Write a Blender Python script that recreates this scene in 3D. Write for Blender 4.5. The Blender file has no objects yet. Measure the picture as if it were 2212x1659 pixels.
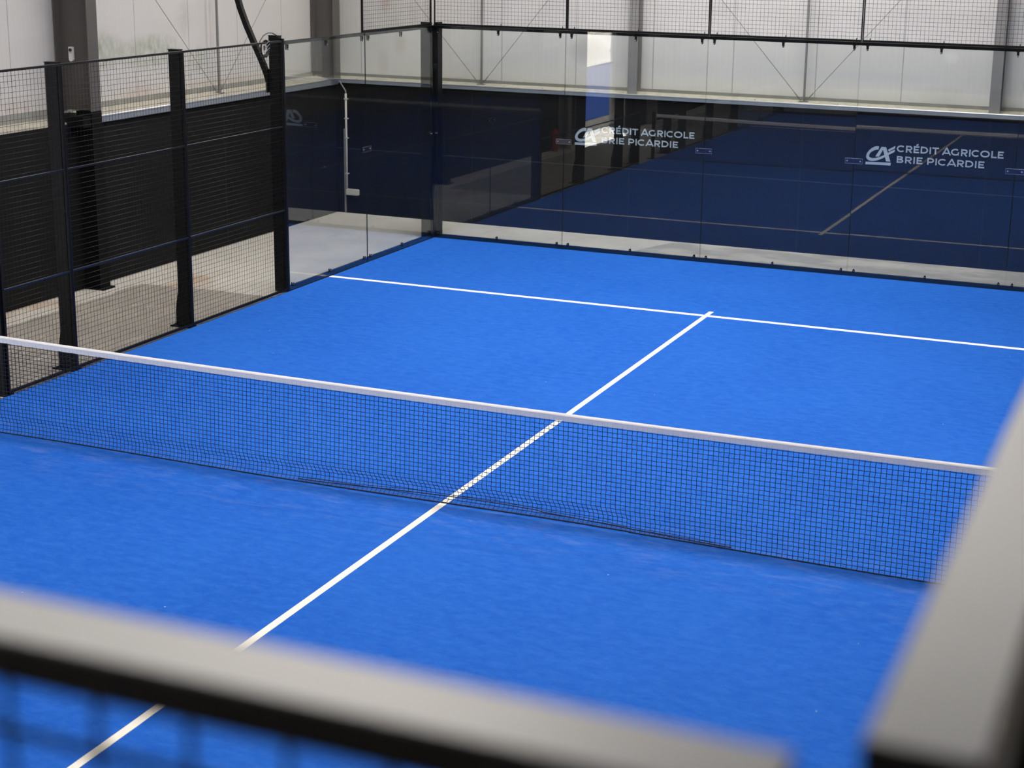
import bpy, bmesh, math, random
from mathutils import Vector, Matrix
random.seed(7)
scene = bpy.context.scene
COL = scene.collection
PI = math.pi

# ------------------------------------------------------------------ helpers
class MB:
    """collects geometry for one mesh object (optionally with several material slots)"""
    def __init__(s): s.v=[]; s.f=[]; s.m=[]; s.smooth=[]
    def add(s, vs, fs, mi=0, smooth=False):
        o=len(s.v); s.v+= [tuple(v) for v in vs]
        for f in fs: s.f.append(tuple(i+o for i in f)); s.m.append(mi); s.smooth.append(smooth)
    def box(s, x0,x1,y0,y1,z0,z1, mi=0, b=0.0):
        if b>0:
            bm=bmesh.new(); bmesh.ops.create_cube(bm,size=1)
            for v in bm.verts: v.co=Vector(((x0+x1)/2+v.co.x*(x1-x0),(y0+y1)/2+v.co.y*(y1-y0),(z0+z1)/2+v.co.z*(z1-z0)))
            bmesh.ops.bevel(bm,geom=bm.edges[:],offset=b,segments=2,affect='EDGES',profile=.5)
            bm.verts.index_update()
            s.add([v.co[:] for v in bm.verts],[[v.index for v in f.verts] for f in bm.faces],mi); bm.free(); return
        vs=[(x0,y0,z0),(x1,y0,z0),(x1,y1,z0),(x0,y1,z0),(x0,y0,z1),(x1,y0,z1),(x1,y1,z1),(x0,y1,z1)]
        s.add(vs,[(0,3,2,1),(4,5,6,7),(0,1,5,4),(1,2,6,5),(2,3,7,6),(3,0,4,7)],mi)
    def prism(s, pts, axis, a, b, mi=0):
        """extrude a 2D outline along axis between a and b. axis 0: pts=(y,z); 1: (x,z); 2: (x,y)"""
        n=len(pts)
        def P(p,t):
            return (t,p[0],p[1]) if axis==0 else ((p[0],t,p[1]) if axis==1 else (p[0],p[1],t))
        vs=[P(p,a) for p in pts]+[P(p,b) for p in pts]
        fs=[tuple(range(n)),tuple(range(2*n-1,n-1,-1))]+[(i,i+n,(i+1)%n+n,(i+1)%n) for i in range(n)]
        s.add(vs,fs,mi)
    def tube(s, pts, r, n=8, mi=0, closed=False, smooth=True):
        pts=[Vector(p) for p in pts]; N=len(pts); rings=[]
        up=Vector((0.0123,0.0347,1)).normalized()
        for i,p in enumerate(pts):
            if closed: t=(pts[(i+1)%N]-pts[i-1])
            else: t=pts[min(i+1,N-1)]-pts[max(i-1,0)]
            t.normalize()
            a=t.cross(up)
            if a.length<.05: a=t.cross(Vector((1,0.1,0)))
            a.normalize(); bb=t.cross(a).normalized()
            rr=r[i] if isinstance(r,(list,tuple)) else r
            rings.append([p+a*(rr*math.cos(2*PI*k/n))+bb*(rr*math.sin(2*PI*k/n)) for k in range(n)])
        vs=[v for ring in rings for v in ring]; fs=[]
        M=N if closed else N-1
        for i in range(M):
            j=(i+1)%N
            for k in range(n): fs.append((i*n+k,i*n+(k+1)%n,j*n+(k+1)%n,j*n+k))
        if not closed: fs+= [tuple(range(n-1,-1,-1)),tuple((N-1)*n+k for k in range(n))]
        s.add(vs,fs,mi,smooth)
    def disc(s, c, axis, r, h, n=14, mi=0):
        c=Vector(c); d=Vector((0,0,0)); d[axis]=h
        s.tube([c,c+d],r,n,mi,smooth=False)
    def xform(s, M):
        s.v=[tuple(M@Vector(v)) for v in s.v]; return s
    def build(s, name, mats, parent=None, fixn=True):
        me=bpy.data.meshes.new(name); me.from_pydata(s.v,[],s.f)
        if not isinstance(mats,(list,tuple)): mats=[mats]
        for m in mats: me.materials.append(m)
        me.polygons.foreach_set('material_index',s.m); me.polygons.foreach_set('use_smooth',s.smooth)
        if fixn:
            bm=bmesh.new(); bm.from_mesh(me); bmesh.ops.recalc_face_normals(bm,faces=bm.faces[:]); bm.to_mesh(me); bm.free()
        me.update()
        o=bpy.data.objects.new(name,me); COL.objects.link(o)
        if parent: o.parent=parent
        return o

def thing(name,label,cat,loc=(0,0,0),group=None):
    o=bpy.data.objects.new(name,None); COL.objects.link(o); o.location=loc; o.empty_display_size=.1
    return tag(o,label,cat,group)
def tag(o,label,cat,group=None):
    o['label']=label; o['category']=cat
    if group: o['group']=group
    o['kind']='thing'
    return o
def struct(o): o['kind']='structure'; return o
def copy_tree(o,parent=None):
    c=o.copy(); COL.objects.link(c); c.parent=parent
    for ch in list(o.children): copy_tree(ch,c)
    return c

# ------------------------------------------------------------------ materials
def mat(name):
    m=bpy.data.materials.new(name); m.use_nodes=True; nt=m.node_tree
    return m,nt,nt.nodes['Principled BSDF']
def N(nt,t,**k):
    n=nt.nodes.new(t)
    for a,b in k.items(): setattr(n,a,b)
    return n
def plain(name,col,rough=.5,metal=0,noise=0.0,nscale=20,spec=.5,coat=0,bump=0):
    m,nt,p=mat(name); p.inputs['Roughness'].default_value=rough; p.inputs['Metallic'].default_value=metal
    p.inputs['Specular IOR Level'].default_value=spec; p.inputs['Coat Weight'].default_value=coat
    tc=N(nt,'ShaderNodeTexCoord'); nz=N(nt,'ShaderNodeTexNoise'); nz.inputs['Scale'].default_value=nscale; nz.inputs['Detail'].default_value=4
    nt.links.new(tc.outputs['Object'],nz.inputs['Vector'])
    r=N(nt,'ShaderNodeMixRGB'); r.blend_type='MIX'
    a=[c*(1-noise) for c in col]; b=[min(1,c*(1+noise)) for c in col]
    r.inputs[1].default_value=(*a,1); r.inputs[2].default_value=(*b,1)
    nt.links.new(nz.outputs['Fac'],r.inputs[0]); nt.links.new(r.outputs[0],p.inputs['Base Color'])
    if bump:
        bp=N(nt,'ShaderNodeBump'); bp.inputs['Strength'].default_value=bump; bp.inputs['Distance'].default_value=.01
        nt.links.new(nz.outputs['Fac'],bp.inputs['Height']); nt.links.new(bp.outputs[0],p.inputs['Normal'])
    return m
def ramp(nt,src,p0,c0,p1,c1):
    r=N(nt,'ShaderNodeValToRGB'); e=r.color_ramp.elements
    e[0].position=p0; e[0].color=(*c0,1) if len(c0)==3 else c0
    e[1].position=p1; e[1].color=(*c1,1) if len(c1)==3 else c1
    nt.links.new(src,r.inputs[0]); return r
def math_(nt,op,a,b=None,clamp=False):
    n=N(nt,'ShaderNodeMath',operation=op); n.use_clamp=clamp
    for i,x in enumerate((a,b)):
        if x is None: continue
        if isinstance(x,(int,float)): n.inputs[i].default_value=x
        else: nt.links.new(x,n.inputs[i])
    return n.outputs[0]
def mixc(nt,fac,a,b,mode='MIX'):
    n=N(nt,'ShaderNodeMixRGB'); n.blend_type=mode
    for i,x in ((0,fac),(1,a),(2,b)):
        if isinstance(x,(int,float)): n.inputs[i].default_value=x
        elif isinstance(x,tuple): n.inputs[i].default_value=(*x,1)
        else: nt.links.new(x,n.inputs[i])
    return n.outputs[0]
def noise(nt,vec,scale,detail=4,rough=.55):
    n=N(nt,'ShaderNodeTexNoise'); n.inputs['Scale'].default_value=scale; n.inputs['Detail'].default_value=detail; n.inputs['Roughness'].default_value=rough
    nt.links.new(vec,n.inputs['Vector']); return n.outputs['Fac']
def mapping(nt,vec,scale=(1,1,1),loc=(0,0,0)):
    n=N(nt,'ShaderNodeMapping'); n.inputs['Scale'].default_value=scale; n.inputs['Location'].default_value=loc
    nt.links.new(vec,n.inputs['Vector']); return n.outputs[0]

def turf_mat():
    m,nt,p=mat('turf_blue'); tc=N(nt,'ShaderNodeTexCoord'); V=tc.outputs['Object']
    big=noise(nt,V,.55,3); mid=noise(nt,mapping(nt,V,(1,1.7,1)),7.5,6,.74); fine=noise(nt,V,160,3,.7); streak=noise(nt,mapping(nt,V,(1,2.5,1)),5.5,7,.8)
    base=mixc(nt,ramp(nt,big,.35,(0,0,0),.65,(1,1,1)).outputs[0],(.012,.104,.485),(.017,.123,.53))
    base=mixc(nt,math_(nt,'MULTIPLY',ramp(nt,mid,.40,(0,0,0),.62,(1,1,1)).outputs[0],.6),base,(.032,.150,.56))
    base=mixc(nt,math_(nt,'MULTIPLY',ramp(nt,streak,.48,(0,0,0),.72,(1,1,1)).outputs[0],.6),base,(.008,.075,.42))
    base=mixc(nt,math_(nt,'MULTIPLY',ramp(nt,fine,.35,(0,0,0),.7,(1,1,1)).outputs[0],.22),base,(.003,.055,.36))
    # sandy wear in the strip beside the net
    sx=N(nt,'ShaderNodeSeparateXYZ'); nt.links.new(V,sx.inputs[0])
    near=math_(nt,'SUBTRACT',1.0,math_(nt,'MULTIPLY',math_(nt,'ABSOLUTE',math_(nt,'ADD',sx.outputs[1],.25)),1.3),True)
    wear=math_(nt,'MULTIPLY',near,ramp(nt,noise(nt,mapping(nt,V,(1.2,4,1)),2.6,6,.7),.5,(0,0,0),.78,(1,1,1)).outputs[0])
    base=mixc(nt,math_(nt,'MULTIPLY',wear,.35),base,(.22,.27,.55))
    spk=N(nt,'ShaderNodeTexVoronoi'); spk.inputs['Scale'].default_value=2.6; nt.links.new(V,spk.inputs['Vector'])
    sp=ramp(nt,spk.outputs['Distance'],.010,(1,1,1),.022,(0,0,0)).outputs[0]
    base=mixc(nt,math_(nt,'MULTIPLY',sp,.6),base,(.55,.58,.65))
    nt.links.new(base,p.inputs['Base Color']); p.inputs['Roughness'].default_value=.85; p.inputs['Specular IOR Level'].default_value=.06
    p.inputs['Sheen Weight'].default_value=.0
    bp=N(nt,'ShaderNodeBump'); bp.inputs['Strength'].default_value=.5; bp.inputs['Distance'].default_value=.004
    nt.links.new(fine,bp.inputs['Height']); nt.links.new(bp.outputs[0],p.inputs['Normal'])
    return m

def floor_mat():
    m,nt,p=mat('floor_concrete'); tc=N(nt,'ShaderNodeTexCoord'); V=tc.outputs['Object']
    sx=N(nt,'ShaderNodeSeparateXYZ'); nt.links.new(V,sx.inputs[0]); X=sx.outputs[0]; Y=sx.outputs[1]
    n1=noise(nt,V,1.1,6,.6); n2=noise(nt,mapping(nt,V,(1.5,.5,1)),3.2,6,.7); n3=noise(nt,V,45,4,.7)
    light=mixc(nt,ramp(nt,n1,.3,(0,0,0),.7,(1,1,1)).outputs[0],(.54,.515,.475),(.68,.66,.62))
    light=mixc(nt,math_(nt,'MULTIPLY',ramp(nt,n2,.55,(0,0,0),.72,(1,1,1)).outputs[0],.5),light,(.44,.41,.36))
    rust=math_(nt,'MULTIPLY',ramp(nt,noise(nt,mapping(nt,V,(1,.8,1),(3.1,1.7,0)),1.3,5,.6),.53,(0,0,0),.66,(1,1,1)).outputs[0],.6)
    rust=math_(nt,'MULTIPLY',rust,math_(nt,'LESS_THAN',Y,7.2))
    light=mixc(nt,rust,light,(.42,.25,.12))
    dark=mixc(nt,ramp(nt,n2,.3,(0,0,0),.75,(1,1,1)).outputs[0],(.26,.24,.215),(.40,.375,.34))
    dark=mixc(nt,math_(nt,'MULTIPLY',ramp(nt,noise(nt,mapping(nt,V,(2.2,.6,1)),2.4,6,.7),.6,(0,0,0),.68,(1,1,1)).outputs[0],.6),dark,(.60,.57,.52))
    # older, darker slab: the strip between the court and 0.45 m off the left wall, up to y about 5.7
    wob=math_(nt,'MULTIPLY',math_(nt,'SUBTRACT',n1,.5),.25)
    inx=math_(nt,'GREATER_THAN',math_(nt,'ADD',X,wob),-6.86)
    edge=math_(nt,'ADD',math_(nt,'MULTIPLY',math_(nt,'ADD',X,6.5),.06),5.62)
    iny=math_(nt,'LESS_THAN',math_(nt,'ADD',Y,wob),edge)
    # patched slab behind the far glass
    bx=math_(nt,'MULTIPLY',math_(nt,'GREATER_THAN',math_(nt,'ADD',X,math_(nt,'MULTIPLY',math_(nt,'SUBTRACT',Y,10.6),-.35)),-2.0),math_(nt,'GREATER_THAN',Y,9.9))
    d2=math_(nt,'MULTIPLY',bx,ramp(nt,noise(nt,mapping(nt,V,(.8,1.6,1)),1.4,5,.6),.40,(.25,.25,.25),.55,(.9,.9,.9)).outputs[0])
    base=mixc(nt,math_(nt,'MULTIPLY',inx,iny),light,dark)
    base=mixc(nt,d2,base,(.36,.35,.33))
    vr=N(nt,'ShaderNodeTexVoronoi'); vr.feature='DISTANCE_TO_EDGE'; vr.inputs['Scale'].default_value=.55
    nt.links.new(mapping(nt,V,(1,1,1),(.3,.2,0)),vr.inputs['Vector'])
    cr=ramp(nt,vr.outputs['Distance'],.002,(1,1,1),.006,(0,0,0)).outputs[0]
    base=mixc(nt,math_(nt,'MULTIPLY',cr,.06),base,(.2,.19,.17))
    base=mixc(nt,math_(nt,'MULTIPLY',ramp(nt,n3,.4,(0,0,0),.7,(1,1,1)).outputs[0],.15),base,(.3,.29,.27))
    nt.links.new(base,p.inputs['Base Color']); p.inputs['Roughness'].default_value=.75
    bp=N(nt,'ShaderNodeBump'); bp.inputs['Strength'].default_value=.15; nt.links.new(n3,bp.inputs['Height']); nt.links.new(bp.outputs[0],p.inputs['Normal'])
    return m

def cladding_mat(name,axis,phase,algae=False,spots=()):
    """insulated metal panels 1.178 m wide, fine ribs; axis = object axis running along the wall"""
    m,nt,p=mat(name); tc=N(nt,'ShaderNodeTexCoord'); V=tc.outputs['Object']
    sx=N(nt,'ShaderNodeSeparateXYZ'); nt.links.new(V,sx.inputs[0]); A=sx.outputs[axis]; Z=sx.outputs[2]
    t=math_(nt,'FRACT',math_(nt,'DIVIDE',math_(nt,'SUBTRACT',A,phase-117.8*1.0),1.178))
    d=math_(nt,'MINIMUM',t,math_(nt,'SUBTRACT',1.0,t))
    seam=ramp(nt,d,.0032,(1,1,1),.0075,(0,0,0)).outputs[0]
    rib=math_(nt,'SINE',math_(nt,'MULTIPLY',A,2*PI/.0785))
    hz=noise(nt,mapping(nt,V,(.35,.35,1.2)),1.3,4,.5)
    base=mixc(nt,hz,*(((.50,.49,.465),(.575,.565,.54)) if algae else ((.57,.565,.545),(.65,.645,.625))))
    half=ramp(nt,math_(nt,'ABSOLUTE',math_(nt,'SUBTRACT',t,.5)),.004,(1,1,1),.008,(0,0,0)).outputs[0]
    base=mixc(nt,math_(nt,'MULTIPLY',half,.12),base,(.4,.4,.4))
    ribf=ramp(nt,rib,.0,(0,0,0),1,(1,1,1)).outputs[0]
    base=mixc(nt,math_(nt,'MULTIPLY',ribf,.05),base,(.4,.4,.38))
    base=mixc(nt,math_(nt,'MULTIPLY',seam,.6),base,(.16,.16,.15))
    # faint grey smudges
    sm=ramp(nt,noise(nt,mapping(nt,V,(1,1,.9),(5,2,1)),.9,3,.5),.60,(0,0,0),.8,(1,1,1)).outputs[0]
    base=mixc(nt,math_(nt,'MULTIPLY',sm,.35),base,(.36,.37,.36))
    def blob(ca,cz,ra,rz):
        da=math_(nt,'DIVIDE',math_(nt,'SUBTRACT',A,ca),ra); dz=math_(nt,'DIVIDE',math_(nt,'SUBTRACT',Z,cz),rz)
        r2=math_(nt,'ADD',math_(nt,'MULTIPLY',da,da),math_(nt,'MULTIPLY',dz,dz))
        return math_(nt,'SUBTRACT',1.0,r2,True)
    if algae:
        nn=ramp(nt,noise(nt,mapping(nt,V,(1,2.2,1.2)),3.5,6,.7),.35,(0,0,0),.75,(1,1,1)).outputs[0]
        for (ca,cz,ra,rz,col,k) in spots:
            base=mixc(nt,math_(nt,'MULTIPLY',math_(nt,'MULTIPLY',blob(ca,cz,ra,rz),nn),k),base,col)
    else:
        for (ca,cz,ra,rz,col,k) in spots:
            base=mixc(nt,math_(nt,'MULTIPLY',blob(ca,cz,ra,rz),k),base,col)
    nt.links.new(base,p.inputs['Base Color']); p.inputs['Roughness'].default_value=.5; p.inputs['Specular IOR Level'].default_value=.3
    bp=N(nt,'ShaderNodeBump'); bp.inputs['Strength'].default_value=.25; bp.inputs['Distance'].default_value=.002
    nt.links.new(math_(nt,'SUBTRACT',rib,math_(nt,'MULTIPLY',seam,4)),bp.inputs['Height']); nt.links.new(bp.outputs[0],p.inputs['Normal'])
    return m

def glass_mat():
    m=bpy.data.materials.new('safety_glass'); m.use_nodes=True; nt=m.node_tree; nt.nodes.clear()
    out=N(nt,'ShaderNodeOutputMaterial'); tr=N(nt,'ShaderNodeBsdfTransparent'); gl=N(nt,'ShaderNodeBsdfGlossy'); mx=N(nt,'ShaderNodeMixShader')
    tr.inputs['Color'].default_value=(.935,.955,.95,1); gl.inputs['Roughness'].default_value=.0; gl.inputs['Color'].default_value=(1,1,1,1)
    fr=N(nt,'ShaderNodeFresnel'); ge=N(nt,'ShaderNodeNewGeometry')
    ior=N(nt,'ShaderNodeMapRange'); ior.inputs['To Min'].default_value=1.52; ior.inputs['To Max'].default_value=1/1.52
    nt.links.new(ge.outputs['Backfacing'],ior.inputs['Value']); nt.links.new(ior.outputs[0],fr.inputs['IOR'])
    nt.links.new(fr.outputs[0],mx.inputs[0]); nt.links.new(tr.outputs[0],mx.inputs[1]); nt.links.new(gl.outputs[0],mx.inputs[2])
    nt.links.new(mx.outputs[0],out.inputs['Surface'])
    return m

def emit_mat(name,col,s):
    m=bpy.data.materials.new(name); m.use_nodes=True; nt=m.node_tree; nt.nodes.clear()
    out=N(nt,'ShaderNodeOutputMaterial'); e=N(nt,'ShaderNodeEmission'); e.inputs[0].default_value=(*col,1); e.inputs[1].default_value=s
    nt.links.new(e.outputs[0],out.inputs[0]); return m

M_GEDGE=plain('glass_edge_dark',(.008,.014,.013),.6,noise=.1,spec=.1)
M_TURF=turf_mat(); M_FLOOR=floor_mat(); M_GLASS=glass_mat()
M_LINE=plain('line_white',(.80,.765,.69),.85,noise=.05,nscale=60)
M_SERV=plain('line_white_service',(.86,.84,.82),.8,noise=.05,nscale=60)
M_BLACK=plain('black_powder_coat',(.0040,.0040,.0044),.45,noise=.15,nscale=40,spec=.22)
M_TOPRAIL=plain('black_mesh_rail',(.005,.005,.005),.33,noise=.1,nscale=40,spec=.5)
M_WIRE=plain('black_wire',(.004,.004,.004),.34,noise=.1,nscale=40,spec=.5)
M_WIREV=plain('black_wire_shaded',(.003,.003,.003),.6,noise=.1,nscale=40,spec=.08)  # same paint as the other wires, darkened because uprights catch less light
M_RAIL=plain('black_gloss_rail',(.008,.008,.008),.40,noise=.1,nscale=30,spec=1.0,coat=1.0)
M_RAIL.node_tree.nodes['Principled BSDF'].inputs['Coat Roughness'].default_value=.36
M_RAIL.node_tree.nodes['Principled BSDF'].inputs['Coat IOR'].default_value=1.7
M_BOLT=plain('zinc_bolt',(.55,.55,.57),.28,metal=1,noise=.1)
M_PLATE=plain('joint_plate_steel',(.10,.10,.12),.12,metal=.85,noise=.1)
M_PLATE_EDGE=plain('joint_plate_edge',(.55,.56,.58),.3,metal=.9,noise=.1)
M_DARKWALL=plain('black_painted_concrete',(.0048,.005,.0054),.8,noise=.2,nscale=3,spec=.22,bump=.2)
M_JOINT=plain('panel_joint_mastic',(.014,.013,.012),.7,noise=.3,nscale=12)
M_GROOVE=plain('dark_groove',(.002,.002,.002),.9,noise=.1)
M_ZINC=plain('zinc_flashing',(.85,.87,.90),.30,metal=.8,noise=.12,nscale=8)
M_LIP=plain('lip_grey',(.26,.29,.33),.4,metal=.3,noise=.1)
M_LEDGE=plain('dusty_ledge',(.40,.385,.33),.85,noise=.4,nscale=11)
M_FLASH=plain('grey_base_flashing',(.22,.225,.21),.6,noise=.3,nscale=6)
M_COLUMN=plain('grey_steel_column',(.085,.078,.072),.6,noise=.12,nscale=5)
M_COLLIGHT=plain('grey_steel_column_far',(.23,.225,.22),.55,noise=.12,nscale=5)
M_COLBLACK=plain('black_painted_steel',(.004,.004,.004),.7,noise=.2,spec=.15)
M_ROD=plain('galvanised_rod',(.22,.22,.21),.45,metal=.3,noise=.1)
M_TAPE=plain('net_tape_white',(.97,.93,.89),.75,noise=.05,nscale=90)
M_NET=plain('net_cord_black',(.012,.012,.03),.7,noise=.1)
M_DECAL=plain('vinyl_lettering',(.47,.53,.58),.6,noise=.02)
M_PIPE=plain('pvc_conduit',(.60,.60,.58),.45,noise=.08)
M_PIPE2=plain('grey_flexible_conduit',(.30,.30,.29),.5,noise=.1)
M_PLASTIC=plain('white_plastic',(.78,.77,.75),.4,noise=.03)
M_CABLE=plain('black_cable',(.015,.015,.015),.4,noise=.1)
M_RED=plain('red_paint',(.45,.03,.02),.35,noise=.05)
M_CEIL=plain('pale_roof_deck',(.48,.48,.47),.7,noise=.08,nscale=2)
M_ROOFLIGHT=emit_mat('rooflight_translucent',(1.0,.935,.85),14.0)
G_ALGAE=(.13,.19,.07); G_RUST=(.40,.26,.17)
M_CLAD_N=cladding_mat('cladding_far',0,1.27,False,[(-3.25,2.62,.35,.22,(.33,.34,.31),.5),(-6.3,2.62,.12,.20,(.50,.42,.36),.55),(-6.6,2.3,.12,.25,(.48,.44,.36),.45),(-6.55,3.3,.10,.3,(.40,.24,.18),.4),(1.9,2.75,.12,.1,(.8,.8,.78),.4),(0.6,2.45,1.6,.08,(.5,.52,.55),.25)])
M_CLAD_W=cladding_mat('cladding_left',1,6.672,True,[(5.95,2.78,.55,.26,G_ALGAE,.95),(7.0,2.72,.8,.24,G_ALGAE,.95),(8.0,2.55,.35,.22,G_ALGAE,.5),(7.75,3.1,.18,.3,(.34,.31,.27),.7),(6.7,2.2,.6,.18,(.45,.30,.24),.8),(8.6,2.2,1.2,.08,(.40,.33,.26),.9),(4.0,2.2,1.0,.15,(.42,.32,.25),.8)])
M_CLAD=cladding_mat('cladding_other',0,0,False)

# ------------------------------------------------------------------ dimensions
WX,NY,EX,SY=-7.3,11.3,16.0,-17.0        # inner faces of the hall's dark base walls
HZ=8.0
# ------------------------------------------------------------------ setting
b=MB(); b.box(WX-.45,EX+.45,SY-.45,NY+.45,-.2,-.012); struct(b.build('floor',M_FLOOR))
b=MB(); b.box(WX-.6,EX+.6,SY-.6,NY+.6,HZ+.02,HZ+.25); struct(b.build('ceiling',M_CEIL))

def ledge(parent,pts_axis,a,b_,sgn,base):
    pass
# far wall
b=MB(); b.box(WX-.2,EX+.2,NY,NY+.2,-.012,2.0); wn=struct(b.build('wall_north',M_DARKWALL))
b=MB()
for x in (-5,-2.5,0,2.5,5): b.box(x-.008,x+.008,NY-.003,NY+.01,0,1.98)
b.build('vertical_joint',M_GROOVE,wn)
b=MB()
b.box(WX,EX,NY-.004,NY+.01,.985,1.0); b.build('panel_joint',M_JOINT,wn)
b=MB(); b.prism([(NY-.03,2.000),(NY-.03,2.052),(NY+.20,2.088),(NY+.20,2.0),(NY,2.0),(NY,2.000)],0,WX-.02,EX,0); lg=struct(b.build('trim_2',M_LEDGE))
b=MB(); b.prism([(NY-.036,2.003),(NY-.036,2.052),(NY-.031,2.052),(NY-.031,2.003)],0,WX+.01,EX,0); b.build('zinc_lip',M_LIP,lg)
b=MB(); b.tube([(WX+.02,NY-.033,2.056),(4.0,NY-.033,2.056),(EX,NY-.033,2.056)],.009,8); b.build('highlight_bead',M_ZINC,lg)  # bright bead added along the lip to draw its highlight
b=MB(); b.box(WX-.25,EX,NY+.19,NY+.24,2.08,2.130); b.build('base_flashing',M_FLASH,lg)
b=MB(); b.box(WX-.35,EX+.35,NY+.225,NY+.30,2.10,HZ+.02); struct(b.build('wall_north',M_CLAD_N))
b=MB()
x=WX+.35
while x<EX:
    b.disc((x+random.uniform(-.05,.05),NY+.05+random.uniform(0,.1),2.055),2,.006,.018,6); x+=.62
b.build('ledge_rivets',M_COLUMN,lg)
# left wall with an open doorway (y -5.25 .. -2.15)
DY0,DY1,DZ=-5.25,-1.60,4.6
ww=None
b=MB(); b.box(WX-.2,WX,DY1,NY+.2,-.012,2.0); b.box(WX-.2,WX,SY-.2,DY0,-.012,2.0); ww=struct(b.build('wall_west',M_DARKWALL))
b=MB()
for y0,y1 in ((DY1,5.05),(5.3,NY)): b.box(WX-.01,WX+.004,y0,y1,1.05,1.065)
for y in (8.2,2.2,-.8): b.box(WX-.01,WX+.004,y-.008,y+.008,0,1.98)
b.build('panel_joint',M_GROOVE,ww)
b=MB()
for y0,y1 in ((5.27,NY+.0),(DY1,4.93),(SY,DY0)):
    d_=.05 if y0>5 else -.02
    b.prism([(WX+d_,1.985),(WX+d_,2.050 if y0>5 else 2.02),(WX-.25,2.105 if y0>5 else 2.06),(WX-.25,1.99),(WX-.03,1.985)],1,y0,y1)
lg=struct(b.build('trim_2',M_LEDGE))
b=MB()
b.prism([(WX+.056,1.975),(WX+.056,2.052),(WX+.03,2.058),(WX+.03,2.05),(WX+.05,2.046),(WX+.05,1.975)],1,5.27,NY-.03)
b.build('zinc_lip',M_LIP,lg)
b=MB(); b.tube([(WX+.052,5.28,2.054),(WX+.052,8,2.054),(WX+.052,NY-.04,2.054)],.008,8); b.build('highlight_bead',M_ZINC,lg)  # highlight of the left lip, added as a bright bead
b=MB()
for y0,y1 in ((DY1,NY+.24),(SY,DY0)): b.box(WX-.29,WX-.245,y0,y1,2.05,2.16)
b.build('base_flashing',M_FLASH,lg)
b=MB(); b.box(WX-.35,WX-.275,DY1,NY+.3,2.1,HZ+.02); b.box(WX-.35,WX-.275,SY-.3,DY0,2.1,HZ+.02); b.box(WX-.35,WX-.275,DY0,DY1,DZ,HZ+.02)
struct(b.build('wall_west',M_CLAD_W))
b=MB(); b.box(WX-.36,WX+.02,DY0-.1,DY0,0,DZ); b.box(WX-.36,WX+.02,DY1,DY1+.1,0,DZ); b.box(WX-.36,WX+.02,DY0-.1,DY1+.1,DZ,DZ+.1)
struct(b.build('trim_1',M_COLLIGHT))
# right and near walls
b=MB(); b.box(EX,EX+.2,SY-.2,NY+.2,-.012,2.0); we=struct(b.build('wall_east',M_DARKWALL))
b=MB(); b.box(EX+.25,EX+.33,SY-.3,NY+.3,2.0,HZ+.02); struct(b.build('wall_east',M_CLAD))
b=MB(); b.box(EX-.02,EX+.25,SY,NY,2.0,2.06); lg=struct(b.build('trim_2',M_LEDGE))
b=MB(); b.box(WX-.2,EX+.2,SY-.2,SY,-.012,2.0); ws=struct(b.build('wall_south',M_DARKWALL))
b=MB(); b.box(WX-.35,EX+.35,SY-.33,SY-.25,2.0,HZ+.02); struct(b.build('wall_south',M_CLAD))
b=MB(); b.box(WX,EX,SY-.25,SY+.02,2.0,2.06); lg=struct(b.build('trim_2',M_LEDGE))
# rooflights: long translucent strips let into the roof deck
STRIPS=[(-4.8,3.0,-13.4,-12.2),(-4.8,2.4,-4.3,-3.2),(-3.6,8.8,.8,2.3),(-4.8,2.0,5.4,6.8),(-5.0,3.0,8.7,10.1)]  # first strip, behind the camera, is an unseen added fill light
for i,(x0,x1,y0,y1) in enumerate(STRIPS):
    b=MB(); b.box(x0,x1,y0,y1,HZ-.01,HZ+.018); w=struct(b.build('window_%d'%(i+1),M_ROOFLIGHT))
    b=MB()
    for k in range(9):
        xx=x0+(x1-x0)*k/8; b.box(xx-.02,xx+.02,y0,y1,HZ-.05,HZ-.01)
    b.box(x0-.05,x1+.05,y0-.05,y0,HZ-.06,HZ+.02); b.box(x0-.05,x1+.05,y1,y1+.05,HZ-.06,HZ+.02)
    b.build('window_frame',M_COLLIGHT,w)

# ------------------------------------------------------------------ steel columns, posts, bracing
def ibeam_x(bm,x0,x1,yc,w,z0,z1,mi=0,t=.014):
    """I section whose web runs along x, flanges face +-x"""
    bm.box(x1-t,x1,yc-w/2,yc+w/2,z0,z1,mi); bm.box(x0,x0+t,yc-w/2,yc+w/2,z0,z1,mi); bm.box(x0+t,x1-t,yc-.006,yc+.006,z0,z1,mi)
def ibeam_y(bm,xc,w,y0,y1,z0,z1,mi=0,t=.012):
    bm.box(xc-w/2,xc+w/2,y0,y0+t,z0,z1,mi); bm.box(xc-w/2,xc+w/2,y1-t,y1,z0,z1,mi); bm.box(xc-.005,xc+.005,y0+t,y1-t,z0,z1,mi)
c=thing('steel_column','deep grey steel column standing on the floor against the left wall, black below','column',(-7.25,5.17,-.012))
b=MB(); ibeam_x(b,-.29,.18,0,.19,2.16,HZ); b.build('shaft',M_COLUMN,c)
b=MB(); ibeam_x(b,-.04,.18,0,.19,.02,2.16); b.box(-.04,.17,-.09,.09,.02,2.12); b.box(-.29,.165,-.24,.10,1.98,2.11); b.build('black_shaft',M_COLBLACK,c)['label']='black painted lower shaft'
b=MB(); b.box(-.045,.23,-.11,.12,0,.02); b.build('base_plate',M_COLBLACK,c)
for yc,lab in ((-.62,'grey steel column beside the fire extinguisher, mirrored in the far glass'),(-6.25,'grey steel column just nearer than the open doorway, mirrored in the far glass')):
    c=thing('steel_column',lab,'column',(-7.25,yc,-.012))
    b=MB(); ibeam_x(b,-.04,.18,0,.19,0,HZ); b.build('shaft',M_COLLIGHT,c)
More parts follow.
